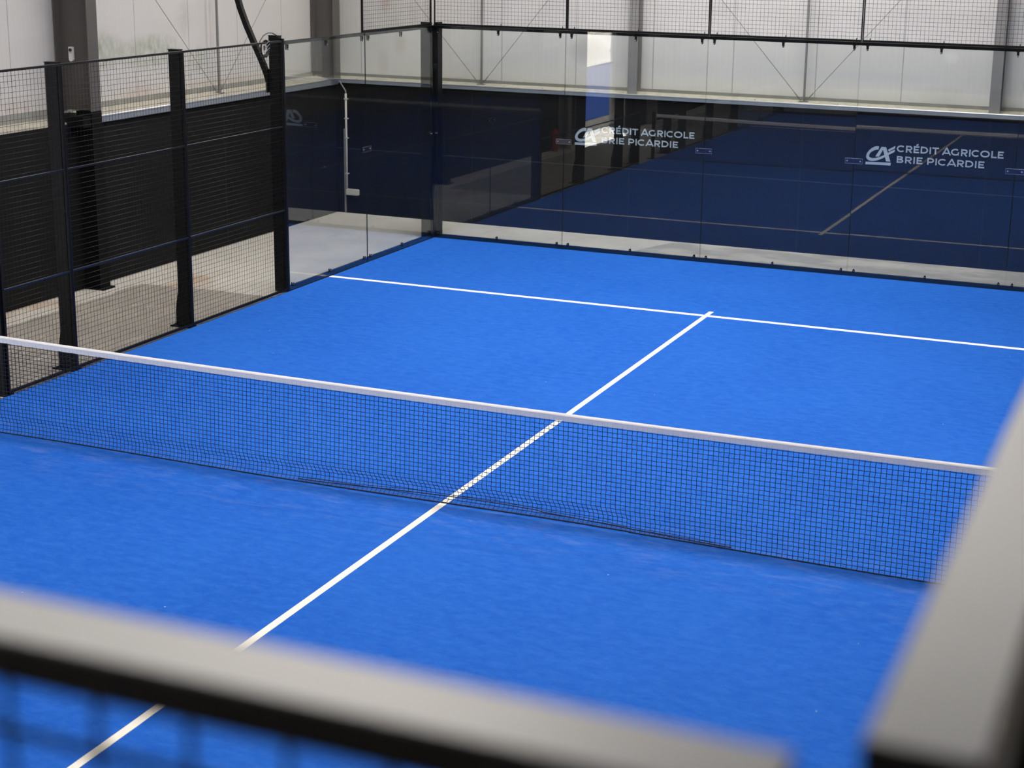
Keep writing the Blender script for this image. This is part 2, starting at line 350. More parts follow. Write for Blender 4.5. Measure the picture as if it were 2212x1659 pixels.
c=thing('steel_column','grey steel column in the far left corner above the dark wall','column',(-7.3,11.12,2.06))
b=MB(); ibeam_x(b,-.25,.13,0,.20,0,HZ-2.06); b.build('shaft',M_COLUMN,c)
for x,lab in ((-2.50,'slim grey steel column on the far wall ledge behind the left logo pane'),(2.53,'slim grey steel column on the far wall ledge behind the right logo pane')):
    c=thing('steel_column',lab,'column',(x,NY+.09,2.05))
    b=MB(); ibeam_y(b,0,.14,-.07,.11,0,HZ-2.05); b.build('shaft',M_COLLIGHT,c)
    b=MB(); b.box(-.09,.09,-.09,.11,0,.014); b.build('base_plate',M_COLLIGHT,c)
def rod(p,q,r=.0038): 
    b=MB(); o=Vector(p); b.tube([Vector((0,0,0)),Vector(q)-o],r,6); return b,o
def brace(p,q,label,grp='diagonal bracing rods on the walls'):
    b,o=rod(p,q); r=b.build('bracing_rod',M_ROD); r.location=o; tag(r,label,'rod',grp)
    d=(Vector(q)-o).normalized(); b=MB(); b.tube([d*.05,d*.15],.008,8); b.build('turnbuckle',M_ROD,r)
def wallpost(x,y,z0,label,w=.026):
    c=thing('wall_post',label,'post',(x,y,z0)); b=MB(); b.box(-w/2,w/2,-w/2,w/2,0,HZ-z0); b.build('tube',M_ROD,c)
    b=MB(); b.box(-.06,.06,-.04,.04,0,.012); b.box(-.006,.006,-.03,.03,0,.06); b.build('foot_bracket',M_ROD,c)
wallpost(-4.9,NY+.12,2.07,'thin grey post on the far wall behind the leftmost pane of far glass')
wallpost(-.03,NY+.12,2.07,'thin grey post at the middle of the far wall ledge')
wallpost(WX-.12,8.30,2.08,'thin grey post on the left wall ledge beside the curved light arm')
yy=NY+.10
brace((-4.93,yy,2.08),(-8+.6,yy+.05,4.8),'thin bracing rod rising left from the post foot behind the leftmost far pane')
brace((-4.88,yy,2.08),(-2.56,yy+.05,4.9),'thin bracing rod rising right from the post foot behind the leftmost far pane')
brace((-.06,yy,2.08),(-2.44,yy+.05,4.72),'thin bracing rod rising left from the middle of the far wall')
brace((0.0,yy,2.08),(2.46,yy+.05,4.95),'thin bracing rod rising right from the middle of the far wall')
brace((WX-.13,8.27,2.09),(WX-.13,5.35,4.9),'thin bracing rod rising left on the left wall behind the mesh fence')
brace((WX-.13,8.34,2.09),(WX-.13,10.98,4.68),'thin bracing rod rising right on the left wall beside the curved light arm')
# access reader on the column
c=thing('camera_unit','small white plastic box with round black lens on the left steel column','camera',(-7.37,5.15,2.72))
b=MB()
pts=[(-.032,.17),(.032,.17)]+[(.033*math.cos(a),.033+.033*math.sin(a)) for a in [ -PI*k/10 for k in range(0,11)]]
pts=[(x*(1.0 if z>.06 else 1.05),z) for x,z in pts]
b.prism([(x*.85,z) for x,z in pts],1,-.022,0.012); b.build('housing',M_PLASTIC,c)
b=MB(); b.disc((.003,-.022,.135),1,.020,-.010,18); b.build('lens',M_CABLE,c)
b=MB(); b.box(-.010,.012,-.025,-.021,.098,.102); b.build('slot',M_CABLE,c)
# conduit and socket near the far corner
c=thing('conduit','pale vertical pipe on the far wall in the left corner, ending at an outlet box','pipe',(-7.11,NY-.02,0))
b=MB(); b.tube([(-.005,-.01,.33),(-.005,-.01,1.84)],.017,10); b.build('pipe',M_PIPE,c)
b=MB(); b.tube([(-.002,-.01,1.83),(-.006,-.012,1.88),(-.05,-.012,1.94),(-.085,-.014,1.99),(-.095,-.02,2.03)],.011,8); b.build('flexible_conduit',M_PIPE2,c)
b=MB(); b.box(-.012,.21,-.055,.012,.275,.375,0,.02); b.build('outlet_box',M_PIPE,c)['label']='rounded grey outlet box'
for z in (.6,1.15,1.45,1.75):
    b=MB(); b.box(-.03,.028,-.03,.014,z,z+.016); b.build('pipe_clip',M_PIPE,c)
b=MB(); b.box(-.05,-.03,-.012,.016,.0,1.30); b.build('cable_duct',M_PIPE2,c)
# fire extinguisher (seen mirrored in the far glass)
c=thing('fire_extinguisher','red fire extinguisher by the left wall, mirrored in the far glass','extinguisher',(WX+.16,.0,.0))
b=MB(); b.tube([(0,0,.0),(0,0,.02),(0,0,.40),(0,0,.45),(0,0,.48)],[.05,.075,.075,.05,.03],18); b.build('cylinder',M_RED,c)
b=MB(); b.tube([(0,0,.48),(0,0,.52)],.02,10); b.box(-.012,.012,-.02,.09,.52,.535); b.build('valve',M_CABLE,c)

# ------------------------------------------------------------------ court surface
b=MB(); b.box(-4.974,5.0,-9.99,9.995,-.012,0.0); turf=tag(b.build('artificial_turf',M_TURF),'bright blue artificial turf covering the padel court','court')
def line(name,x0,x1,y0,y1,z,m,lab):
    b=MB(); n=60
    L=max(x1-x0,y1-y0); along=x1-x0>y1-y0
    for k in range(n):
        t0,t1=k/n,(k+1)/n
        j=random.uniform(-.003,.003)
        if along: b.box(x0+(x1-x0)*t0,x0+(x1-x0)*t1,y0,y1+0*j,0,z)
        else: b.box(x0,x1,y0+(y1-y0)*t0,y0+(y1-y0)*t1,0,z)
    o=b.build(name,m,turf); o['label']=lab
line('service_line',-4.97,4.99,6.934,7.014,.0012,M_SERV,'white far service line')
line('service_line',-4.97,4.99,-7.014,-6.934,.0012,M_SERV,'white near service line')
line('centre_line',-.0275,.0305,-7.2,7.2,.0020,M_LINE,'white centre line')

# ------------------------------------------------------------------ net
net=thing('padel_net','black mesh net with white top tape across the blue court','net')
def ztop(x):
    u=abs(x)/5
    return .851+.034*u**2.2
def net_pt(x,s):
    """s=0 top .. 1 bottom of the mesh; slack lower rows drift and fold near the ground"""
    zt=ztop(x)-.03
    z=zt*(1-s)
    slack=.055*math.exp(-((x+.2)/1.5)**2)+.03*math.exp(-((x-1.0)/.7)**2)+.02
    y=0.02*math.sin(x*1.3)*s
    lo=max(0,(s-.80)/.20)
    y+=slack*math.sin(lo*PI*.9)*1.0*(1 if x<1.5 else .5)
    y-=.02*s
    z=max(z - .030*lo*math.exp(-((x-.6)/1.2)**2)*(1-lo)*4*.5,.004+.004*(1-s))
    return Vector((x,y,z))
ROWS=24; PX=.0385; PADS=.030
def strand(bm,a,c,r):
    d=(c-a); L=d.length
    if L<1e-5: return
    d/=L; u=d.cross(Vector((0,1,0)));
    if u.length<.1: u=d.cross(Vector((1,0,0)))
    u.normalize(); w=d.cross(u)
    off=len(bm.v)
    for p in (a,c):
        for k in range(3):
            an=2*PI*k/3+.5
            q=p+u*(r*math.cos(an))+w*(r*math.sin(an)); bm.v.append((q.x,q.y,q.z))
    for k in range(3):
        bm.f.append((off+k,off+(k+1)%3,off+3+(k+1)%3,off+3+k)); bm.m.append(0); bm.smooth.append(True)
b=MB()
x0,x1=-4.98,4.98; nx=int((x1-x0)/PX)
zz=.0036
def node(k,r_):
    p=net_pt(x0+k*PX,r_/ROWS)
    p.x+=.0013*math.sin(r_*2.9+k*.7)+.0009*(1 if r_%2 else -1); p.z=max(.003,p.z+.0011*math.sin(k*2.4+r_*1.1)); return p
nodes=[[node(k,r_) for k in range(nx+1)] for r_ in range(ROWS+1)]
for r_ in range(ROWS+1):
    for k in range(nx+1):
        if k<nx: strand(b,nodes[r_][k]+Vector((0,0,-.0008)),nodes[r_][k+1]+Vector((0,0,.0008)),.0026)
        if r_<ROWS: strand(b,nodes[r_][k],nodes[r_+1][k],.0025)
b.build('net_mesh',M_NET,net,fixn=False)
# bottom cord of the mesh, with a slack second cord bunching at the middle
b=MB()
b.tube([net_pt(x0+(x1-x0)*k/120,1)+Vector((0,0,.003)) for k in range(121)],.0045,6)
b.build('bottom_cord',M_NET,net)
b=MB()
pp=[]
for k in range(61):
    x=-1.3+3.6*k/60; u=k/60
    pp.append(Vector((x,.02+.10*math.sin(u*PI)**1.4*(1 if x<.8 else .8),.008+.030*math.sin(u*PI)**2*(1-u))))
b.tube(pp,.004,6)
b.tube([p_+Vector((0,.014+.008*math.sin(q_*.5),.012)) for q_,p_ in enumerate(pp)],.0022,5)
b.build('slack_fold',M_NET,net)
# tape
b=MB(); n=200; prof=[(-.0085,-.055),(-.0100,-.020),(-.0095,-.008),(0,0.004),(.0095,-.008),(.0100,-.020),(.0085,-.055)]
vs=[];fs=[]
for k in range(n+1):
    x=-4.98+9.96*k/n
    for (py,pz) in prof:
        jig=.0012*math.sin(k*2.3) if pz<-.05 else 0
        vs.append((x,py,ztop(x)+pz+jig))
m_=len(prof)
for k in range(n):
    for j in range(m_): fs.append((k*m_+j,k*m_+(j+1)%m_,(k+1)*m_+(j+1)%m_,(k+1)*m_+j))
b.add(vs,fs)
M_STITCH=plain('stitch_grey',(.78,.76,.76),.8,noise=.05)
x=-4.9
while x<4.95:
    z=ztop(x); b.box(x-.0012,x+.0012,-.0112,-.0075,z-.052,z-.024,1); x+=.0385
b.build('top_tape',[M_TAPE,M_STITCH],net)
b=MB(); b.tube([(-4.98+9.96*k/100,-.0062,ztop(-4.98+9.96*k/100)-.0155) for k in range(101)],.0058,8); b.build('tape_welt',M_TAPE,net)
for sgn in (-1,1):
    b=MB(); b.box(sgn*5.036-.03,sgn*5.036+.03,-.03,.03,-.012,.93,0,.004); b.box(sgn*5.076-.07,sgn*5.076+.07,-.07,.07,-.012,.0)
    b.build('net_post',M_BLACK,net)

# ------------------------------------------------------------------ fence posts
def post(name,label,loc,h=3.04,rot=0,foot=True,inx=0.0,grp='black fence posts along the left side of the court'):
    """deep flat post: 0.15 deep away from the court (local -x), 0.055 wide"""
    c=thing(name,label,'post',loc,grp); c.rotation_euler=(0,0,rot)
    b=MB(); b.box(-.152,-.012,-.060,.0,0,h,0,.003); b.box(-.158,-.008,-.064,.004,h,h+.006); b.build('upright',M_BLACK,c)
    if foot:
        b=MB(); b.prism([(-.150,.0),(-.205,.0),(-.202,.17),(-.190,.27),(-.170,.36),(-.150,.46)],1,-.040,-.015); b.build('gusset',M_BLACK,c)
        b=MB(); b.box(-.255,-.0,-.085,.045,-.012,.003); b.build('base_plate',M_BLACK,c)
        for dx,dy in ((-.235,-.065),(-.235,.025)):
            b=MB(); b.tube([(dx,dy,.003),(dx,dy,.016)],.009,6); b.build('bolt',M_BOLT,c)
    return c
post('fence_post','black fence post where far-left glass meets the mesh, lamp arm attached',(-5,6.0,0),3.06,foot=False)
pc=COL.objects['fence_post']; b=MB(); b.box(-.014,.018,-.030,.014,0,3.03); b.build('cover_strip',M_BLACK,pc)
post('fence_post','black fence post with flared foot, next one nearer than the lamp arm post',(-5,4.0,0),3.02)
post('fence_post','black fence post with flared foot showing through the left part of the net',(-5,2.0,0),3.02)
post('fence_post','black fence post cut by the left edge of the photo near the net end',(-5,1.0,0),3.02)
for y,l in ((-1,'just nearer than the net'),(-2,'facing the open doorway, farther one'),(-4,'facing the open doorway, nearer one'),(-6,'at the near glass panes')):
    post('fence_post','black left-side fence post '+l+', mirrored in far glass',(-5,y+.055,0),3.02)
def corner_post(loc,sx,sy,label):
    c=thing('corner_post',label,'post',loc,'black corner posts of the court')
    b=MB(); a=sorted((sx*.017,sx*.165)); d=sorted((-sy*.06,sy*.0)); b.box(a[0],a[1],d[0],d[1],0,3.04,0,.003)
    a=sorted((-sx*.065,-sx*.0)); d=sorted((sy*.02,sy*.165)); b.box(a[0],a[1],d[0],d[1],0,3.04,0,.003)
    b.build('upright',M_BLACK,c)
    b=MB(); b.box(-.012 if sx<0 else -.008,.008 if sx<0 else .012,-.02 if sy<0 else -.006,.006 if sy<0 else .02,0,3.0); b.build('corner_angle',M_BLACK,c)
corner_post((-5,10,0),-1,1,'black corner post where the left glass meets the far glass')
corner_post((5,10,0),1,1,'black corner post at the right end of the far glass, outside the photo')
corner_post((-5,-10,0),-1,-1,'black corner post at the near left court corner, outside the photo')
corner_post((5,-10,0),1,-1,'black corner post below the two blurred foreground rails')

# ------------------------------------------------------------------ glass walls
TILT={}
BOW={('N',0):1.0,('N',1):1.0,('N',2):1.0,('N',3):.45,('N',4):.45}
def clip_up(bm,x,z0,h=.03,w=.013,y0=-.024,y1=.006):
    """arched clip rising from (sign +) or hanging from (h<0) the rail; drawn in wall-local axes (x along the wall, y outward)"""
    s=1 if h>0 else -1
    for (a,b_) in ((y0,y0+.006),(y1-.006,y1)):
        pts=[(x-w,z0),(x+w,z0),(x+w,z0+s*abs(h)*.6),(x+w*.6,z0+s*abs(h)*.93),(x,z0+s*abs(h)),(x-w*.6,z0+s*abs(h)*.93),(x-w,z0+s*abs(h)*.6)]
        bm.prism(pts,1,a,b_)
    bm.box(x-w*1.6,x+w*1.6,y0,y1,min(z0,z0+s*.006),max(z0,z0+s*.006))
def glass_wall(name,M,L,ends,label_frame,panes,grp):
    """wall-local: x from 0..L along the wall, y outward, z up. M places it in the hall."""
    fr=thing('clamp_rails',label_frame,'frame'); fr.matrix_world=M
    b=MB(); b.box(0,L,.000,.045,-.012,.050,0,.003); b.build('bottom_rail',M_BLACK,fr)
    b=MB(); b.box(0,L,.000,.045,2.958,2.998,0,.003); b.build('top_rail',M_BLACK,fr)
    seams=[2*k for k in range(1,int(L/2))]
    pos=[s+d for s in seams for d in (-.083,.083)]+[2*k+1 for k in range(int(L/2))]+[.085,L-.085]
    for x in sorted(pos):
        b=MB(); clip_up(b,x,.050,.042); c=b.build('clip',M_BLACK,fr)
        b=MB(); b.disc((x,-.0245,.070),1,.0055,-.004,8); b.build('clip_bolt',M_BOLT,c)
        b=MB(); clip_up(b,x,2.958,-.066); c=b.build('clip',M_BLACK,fr)
        b=MB(); b.disc((x,-.0245,2.908),1,.0065,-.005,8); b.build('clip_bolt',M_BOLT,c)
    out=[]
    for k,lab in enumerate(panes):
        p=MB(); g=.004
        bow=BOW.get((name,k),0.0); nz=28; zs=[-1.494+2.988*q/nz for q in range(nz+1)]; ys=[]; yy_=0.0
        for q,zq in enumerate(zs):
            z_=zq+1.5; th=(.0006+.0023*z_) if z_<1.75 else (.0046*max(0,(2.6-z_)/.85))
            ys.append(-.0075*(1 if bow else 0)+yy_); yy_+=bow*th*2.988/nz
        for sg in (-1,1):
            vs=[(xx,ys[q]+sg*.005,zs[q]) for q in range(nz+1) for xx in (-1+g,1-g)]
            p.add(vs,[((2*q,2*q+1,2*q+3,2*q+2) if sg<0 else (2*q,2*q+2,2*q+3,2*q+1)) for q in range(nz)],0,True)
        for xx,sg in ((-1+g,-1),(1-g,1)):
            vs=[(xx,ys[q]+e*.005,zs[q]) for q in range(nz+1) for e in (-1,1)]
            p.add(vs,[((2*q,2*q+2,2*q+3,2*q+1) if sg<0 else (2*q,2*q+1,2*q+3,2*q+2)) for q in range(nz)],1)
        for q in (0,nz): p.add([(-1+g,ys[q]-.005,zs[q]),(1-g,ys[q]-.005,zs[q]),(1-g,ys[q]+.005,zs[q]),(-1+g,ys[q]+.005,zs[q])],[(0,3,2,1) if q==0 else (0,1,2,3)],1)
        o=p.build('glass_screen',[M_GLASS,M_GEDGE],fixn=False)
        o.matrix_world=M@Matrix.Translation((2*k+1,-.008,1.500))@Matrix.Rotation(TILT.get((name,k),0),4,'X')@Matrix.Rotation(TILT.get((name,k,'z'),0),4,'Z')
        tag(o,lab,'glass',grp); out.append(o)
    return fr,out
def plate(M,x,label,grp='steel joint plates between glass panes'):
    c=thing('joint_plate',label,'bracket',(0,0,0),grp); c.matrix_world=M@Matrix.Translation((x,0,1.5))
    for y0,y1 in ((-.0220,-.0180),(-.0015,.0035)):
        b=MB(); b.box(-.112,.112,y0,y1,-.034,.034,0,.001); b.build('plate',M_PLATE,c)
    b=MB()
    for z in (-.034,.031): b.box(-.112,.112,-.0232,-.0215,z,z+.003)
    for xx in (-.112,.110): b.box(xx,xx+.002,-.0232,-.0215,-.034,.034)
    b.build('plate_edge',M_PLATE_EDGE,c)
    for xx in (-.085,.085):
        b=MB(); b.disc((xx,-.0220,0),1,.011,-.006,10); b.build('bolt',M_BOLT,c)
M_N=Matrix.Translation((-5,10,0))                                     # far wall: local x -> +x, outward -> +y
M_W=Matrix(((0,-1,0,-5),(1,0,0,6),(0,0,1,0),(0,0,0,1)))               # left wall far glass: local x -> +y, outward -> -x
M_WS=Matrix(((0,-1,0,-5),(1,0,0,-10),(0,0,1,0),(0,0,0,1)))            # left wall near glass
M_S=Matrix(((1,0,0,-5),(0,-1,0,-10),(0,0,1,0),(0,0,0,1)))             # near wall, outward -> -y
M_E=Matrix(((0,1,0,5),(1,0,0,-10),(0,0,1,0),(0,0,0,1)))               # right wall near glass, outward -> +x
ordn=['leftmost','second','middle','fourth','rightmost']
frN,panN=glass_wall('N',M_N,10,None,'black rails and clips holding the far glass wall',
  ['clear glass pane of the far wall, leftmost by the corner','clear glass pane of the far wall with the left logo, mirroring a bright doorway','clear glass pane at the middle of the far wall, no logo','clear glass pane of the far wall bearing the right logo','clear glass pane of the far wall cut by the right photo edge'],'clear panes of the far glass wall')
frW,panW=glass_wall('W',M_W,4,None,'grey-black rails and clips holding the far-left glass',
  ['clear glass pane on the left side beside the mesh fence','clear glass pane on the left side by the far corner'],'clear panes of the left glass wall')
frWS,_=glass_wall('WS',M_WS,4,None,'black rails and clips holding the near-left glass, outside the photo',
  ['clear near-left glass pane by the near corner, outside the photo','clear near-left glass pane beside the mesh, outside the photo'],'clear panes of the near left glass')
frS,_=glass_wall('S',M_S,10,None,'black rails and clips of the near glass wall, mirrored in the far glass',
  ['clear near wall pane, %s from the left, below the photo'%w for w in ('first','second','third','fourth','fifth')],'clear panes of the near glass wall')
frE,_=glass_wall('E',M_E,4,None,'black rails and clips of the near-right glass below the foreground rail',
  ['clear near-right glass pane under the blurred right rail','clear near-right glass pane farther up, outside the photo'],'clear panes of the near right glass')
for k,l in ((1,'leftmost steel joint plate in the far glass, left of the left logo'),(2,'steel joint plate in the far glass right of the left logo'),(3,'steel joint plate in the far glass touching the right logo emblem'),(4,'steel joint plate in the far glass at the right photo edge')):
    plate(M_N,2*k,l)
plate(M_W,2,'steel joint plate in the left glass beside the pale pipe')
for k in (1,2,3,4): plate(M_S,2*k,'steel joint plate in the near glass wall, number %s from left, outside the photo'%['one','two','three','four'][k-1])
# corner angle plates at 1.5 m
for M,x,l in ((M_N,.06,'small corner bolt plate on the far glass'),(M_W,3.90,'small corner bolt plate on the left glass')):
    c=thing('corner_bolt_plate',l,'bracket',(0,0,0),'small plates at the glass corner'); c.matrix_world=M@Matrix.Translation((x,0,1.5))
    b=MB(); b.box(-.022,.022,-.019,-.0145,-.012,.012,0,.001); b.build('plate',M_PLATE,c)
    for dx in (-.012,.012):
        b=MB(); b.disc((dx,-.019,0),1,.006,-.005,8); b.build('bolt',M_BOLT,c)

# ------------------------------------------------------------------ logo lettering on two far panes
def stroke(bm,pts,w,closed=False,y0=0,y1=.0012):
    """constant-width ribbon along a polyline in x,z, mitred"""
    P=[Vector(p) for p in pts]; n=len(P); Lr=[];Rr=[]
    for i in range(n):
        if closed: a=P[i-1]; c=P[(i+1)%n]
        else: a=P[max(i-1,0)]; c=P[min(i+1,n-1)]
        d0=(P[i]-a); d1=(c-P[i])
        if d0.length<1e-9: d0=d1
        if d1.length<1e-9: d1=d0
        d0=d0.normalized(); d1=d1.normalized()
        n0=Vector((-d0.y,d0.x)); n1=Vector((-d1.y,d1.x)); m=(n0+n1)
        if m.length<.3: m=n1
        m.normalize(); k=(w/2)/max(.5,m.dot(n1))
        Lr.append(P[i]+m*k); Rr.append(P[i]-m*k)
    rng=range(n if closed else n-1)
    for i in rng:
        j=(i+1)%n
        q=[Lr[i],Lr[j],Rr[j],Rr[i]]
        vs=[(p.x,y0,p.y) for p in q]+[(p.x,y1,p.y) for p in q]
        bm.add(vs,[(0,1,2,3),(7,6,5,4),(0,4,5,1),(1,5,6,2),(2,6,7,3),(3,7,4,0)])
def arc(cx,cz,rx,rz,a0,a1,n=14): return [(cx+rx*math.cos(math.radians(a0+(a1-a0)*k/n)),cz+rz*math.sin(math.radians(a0+(a1-a0)*k/n))) for k in range(n+1)]
W_=.215   # stroke width as a share of cap height
h=W_/2
GLY={ # (advance, [(points, closed)])
'C':(1.02,[(arc(.52,.5,.44,.5-h,48,312),False)]),
'G':(1.10,[(arc(.52,.5,.44,.5-h,50,318)+[(.87,.17),(.87,.50)],False),]),
'O':(1.20,[(arc(.56,.5,.47,.5-h,0,345,22),True)]),
'R':(.92,[([(.17,0),(.17,1)],False),([(.17,1-h),(.50,1-h)]+arc(.50,.66,.26,.34-h,90,-90,8)+[(.17,.32+h)],False),([(.48,.34),(.78,0)],False)]),
'P':(.90,[([(.17,0),(.17,1)],False),([(.17,1-h),(.50,1-h)]+arc(.50,.64,.27,.36-h,90,-90,8)+[(.17,.28+h)],False)]),
'B':(.96,[([(.17,0),(.17,1)],False),([(.17,1-h),(.50,1-h)]+arc(.50,.745,.20,.255-h,90,-90,8)+[(.17,.49+h*.0)],False),([(.17,.49),(.54,.49)]+arc(.54,.29,.23,.29-h,90,-90,8)+[(.17,h)],False)]),
'E':(.84,[([(.17,0),(.17,1)],False),([(.17,1-h),(.74,1-h)],False),([(.17,.5),(.67,.5)],False),([(.17,h),(.76,h)],False)]),
'É':(.84,[([(.17,0),(.17,1)],False),([(.17,1-h),(.74,1-h)],False),([(.17,.5),(.67,.5)],False),([(.17,h),(.76,h)],False),([(.38,1.10),(.62,1.27)],False)]),
'D':(1.04,[([(.17,0),(.17,1)],False),([(.17,1-h),(.46,1-h)]+arc(.46,.5,.42,.5-h,90,-90,12)+[(.17,h)],False)]),
'I':(.38,[([(.19,0),(.19,1)],False)]),
'T':(.86,[([(.43,0),(.43,1)],False),([(.03,1-h),(.83,1-h)],False)]),
'A':(1.04,[([(.06,0),(.50,.985),(.54,.985),(.98,0)],False),([(.24,.27),(.80,.27)],False)]),
'L':(.76,[([(.17,0),(.17,1)],False),([(.17,h),(.72,h)],False)]),
' ':(.36,[])}
def text_mesh(bm,s,x0,z0,width,cap):
    tot=sum(GLY[c][0] for c in s); kx=width/tot; x=x0
    for ch in s:
        adv,sts=GLY[ch]
        for k,(pts,cl) in enumerate(sts):
            stroke(bm,[(x+px*kx,z0+pz*cap) for px,pz in pts],W_*cap*(.93),cl,y0=-.0006-.00002*k,y1=.0006+.00002*k)
        x+=adv*kx
def poly(bm,pts,y0=-.0006,y1=.0006):
    pts=[Vector((p[0],p[1],0)) for p in pts]
    from mathutils.geometry import tessellate_polygon
    tris=tessellate_polygon([pts]); n=len(pts)
    vs=[(p.x,y0,p.y) for p in pts]+[(p.x,y1,p.y) for p in pts]
    fs=[tuple(t) for t in tris]+[tuple(i+n for i in reversed(t)) for t in tris]+[(i,(i+1)%n,(i+1)%n+n,i+n) for i in range(n)]
    bm.add(vs,fs)
def L(px,py): return ((px-170)*.000925, -(py-395-.062*(px-170))*.000955)     # traced units -> metres above the underline top
def logo(x0,z0,label,parent_label):
    c=thing('logo_lettering',label,'logo',(x0,10.0002,z0),'pale company logos on the far glass')
    b=MB()
    C=[(345,196),(318,190),(285,196),(245,216),(208,248),(183,285),(173,320),(180,350),(200,372),(230,385),(268,389),(310,385),(352,373),(395,355),(440,333),(490,304),(545,276),(560,266),(563,238),(540,246),(500,262),(455,290),(405,317),(355,337),(310,348),(268,351),(235,345),(216,330),(214,308),(226,284),(250,262),(282,246),(312,238),(338,237)]
    poly(b,[L(*p) for p in C])
    A1=[(378,200),(418,204),(352,330),(300,328)]
    poly(b,[L(*p) for p in A1],-.00065,.00065)
    A2=[(378,200),(440,204),(512,398),(452,394),(400,238)]
    poly(b,[L(*p) for p in A2],-.00062,.00062)
    S=[(468,238),(566,188),(562,222),(482,262)]
    poly(b,[L(*p) for p in S],-.00064,.00064)
    b.build('emblem',M_DECAL,c)
    b=MB(); poly(b,[L(172,398),L(520,412),L(515,450),L(170,432)]); b.build('emblem_bar',M_DECAL,c)
    b=MB(); text_mesh(b,'CRÉDIT AGRICOLE',.386,.146,1.325,.087); b.build('lettering',M_DECAL,c)
    b=MB(); text_mesh(b,'BRIE PICARDIE',.384,.010,1.105,.086); b.build('lettering',M_DECAL,c)
    return c
logo(1.146,1.502,'pale bank logo and two-line lettering on far glass, right one, fully readable','r')
logo(-2.846,1.502,'pale bank logo with two-line lettering, left one on far glass, washed by a reflection','l')

# ------------------------------------------------------------------ mesh panels
def wires(x0,x1,z0,z1,pitch=.0508,r=.0018,skipz=()):
    b=MB(); n=int(round((x1-x0)/pitch)); m=int(round((z1-z0)/pitch))
    for k in range(1,n):
        x=x0+(x1-x0)*k/n; b.tube([(x,0,z0),(x,0,z1)],r*.85,5,1)
    for k in range(1,m):
        z=z0+(z1-z0)*k/m; b.tube([(x0,-.0035,z),(x1,-.0035,z)],r,5)
    return b
FR=.03
_proto={}
def mesh_panel(M,x0,x1,z0,z1,label,grp,y=0.0,mid=(),toph=.022,topd=.030,fw=.018,toprail=False):
    key=(round(x1-x0,3),round(z1-z0,3),tuple(mid),toph,topd,toprail)
    T=M@Matrix.Translation((x0,y,z0)); w=x1-x0; hh=z1-z0
    if key in _proto:
        c=copy_tree(_proto[key]); c.matrix_world=T; tag(c,label,'mesh panel',grp); return c
    c=thing('mesh_panel',label,'mesh panel',(0,0,0),grp); c.matrix_world=T
    b=MB(); b.box(0,w,-topd/2,topd/2,hh-toph,hh-.002,0,.002 if toprail else 0); b.box(.001,w-.001,-topd/2+.002,topd/2-.002,hh-.0025,hh,1); b.build('top_rail',[M_BLACK if toprail else M_TOPRAIL,M_RAIL],c)
    b=MB(); b.box(0,w,-.015,.015,0,.026,0,.002); b.build('bottom_rail',M_BLACK,c)
    for xx in (0,w-fw):
        b=MB(); b.box(xx,xx+fw,-.014,.014,.026,hh-toph,0,.002); b.build('side_rail',M_BLACK,c)
    for z in mid:
        b=MB(); b.box(fw,w-fw,-.010,.008,z-z0-.009,z-z0+.007); b.box(fw,w-fw,-.010,.008,z-z0+.007,z-z0+.009,1); b.build('middle_rail',[M_TOPRAIL,M_RAIL],c)
    wires(fw*.5,w-fw*.5,.013,hh-toph*.5,r=.0024 if toprail else .0018).build('wire_mesh',[M_WIRE,M_WIREV],c)
    _proto[key]=c
    return c
OFF=.11
def rail_bolts(M,n,parent):
    for k in range(n):
        for x in (2*k+.085,2*k+1,2*k+1.915):
            b=MB(); b.tube([(x,.075,2.995),(x+.012,.055,3.045)],.006,6); b.build('clamp_bolt',M_BLACK,parent)
for k in range(5):
    mesh_panel(M_N,2*k+.004,2*k+1.996,3.0,4.0,['black wire mesh panel above the far glass, leftmost by the corner','black wire mesh panel above the pane with the left logo','black wire mesh panel above the middle far pane','black wire mesh panel above the pane with the right logo','black wire mesh panel above the far glass at the right photo edge'][k],'wire mesh panels above the far glass',.03,fw=.013)
rail_bolts(M_N,5,frN)
mesh_panel(M_W,2.0,3.992,3.0,4.0,'black wire mesh panel above the left glass by the corner','wire mesh panels above the left glass',.03,fw=.013)
for k in range(5):
    mesh_panel(M_S,2*k+.04,2*k+(1.996 if k<4 else 2.042),3.0,4.0,('black wire mesh top panel of the near wall, %s of five, outside the photo'%ordn[k]) if k<4 else 'blurred foreground mesh panel, pale top rail crossing the bottom','wire mesh panels above the near glass',OFF,topd=.045,fw=.03,toprail=True)
mesh_panel(M_E,-.068,1.96,3.0,4.0,'blurred foreground mesh panel with pale-lit rail rising along the right photo edge','wire mesh panels above the near right glass',.088,topd=.050,toph=.05,fw=.03,toprail=True)
mesh_panel(M_WS,.03,2.022,3.0,4.0,'black wire mesh panel above the near-left glass, outside the photo','wire mesh panels above the near left glass',OFF)
GW='full-height mesh panels along the left side of the court'
mesh_panel(M_W,-2.030,-0.034,.012,3.012,'full-height mesh panel at the left beside the glass, behind the curved lamp arm',GW,.000,mid=(1.0,2.0))
mesh_panel(M_W,-4.030,-2.034,.012,3.012,'full-height mesh panel on the left, in front of the deep grey column',GW,.000,mid=(1.0,2.0))
mesh_panel(M_W,-5.030,-4.034,.012,3.012,'narrow full-height mesh panel at the left photo edge',GW,.000,mid=(1.0,2.0))
for a,b_,l in ((-2,-1,'just nearer than the net'),(-4,-2,'facing the open doorway'),(-6,-4,'next to the near-left glass')):
    mesh_panel(M_W,a-6+.032,b_-6+.03,.012,3.012,'full-height left mesh panel '+l+', mirrored in the far glass',GW,.000,mid=(1.0,2.0))

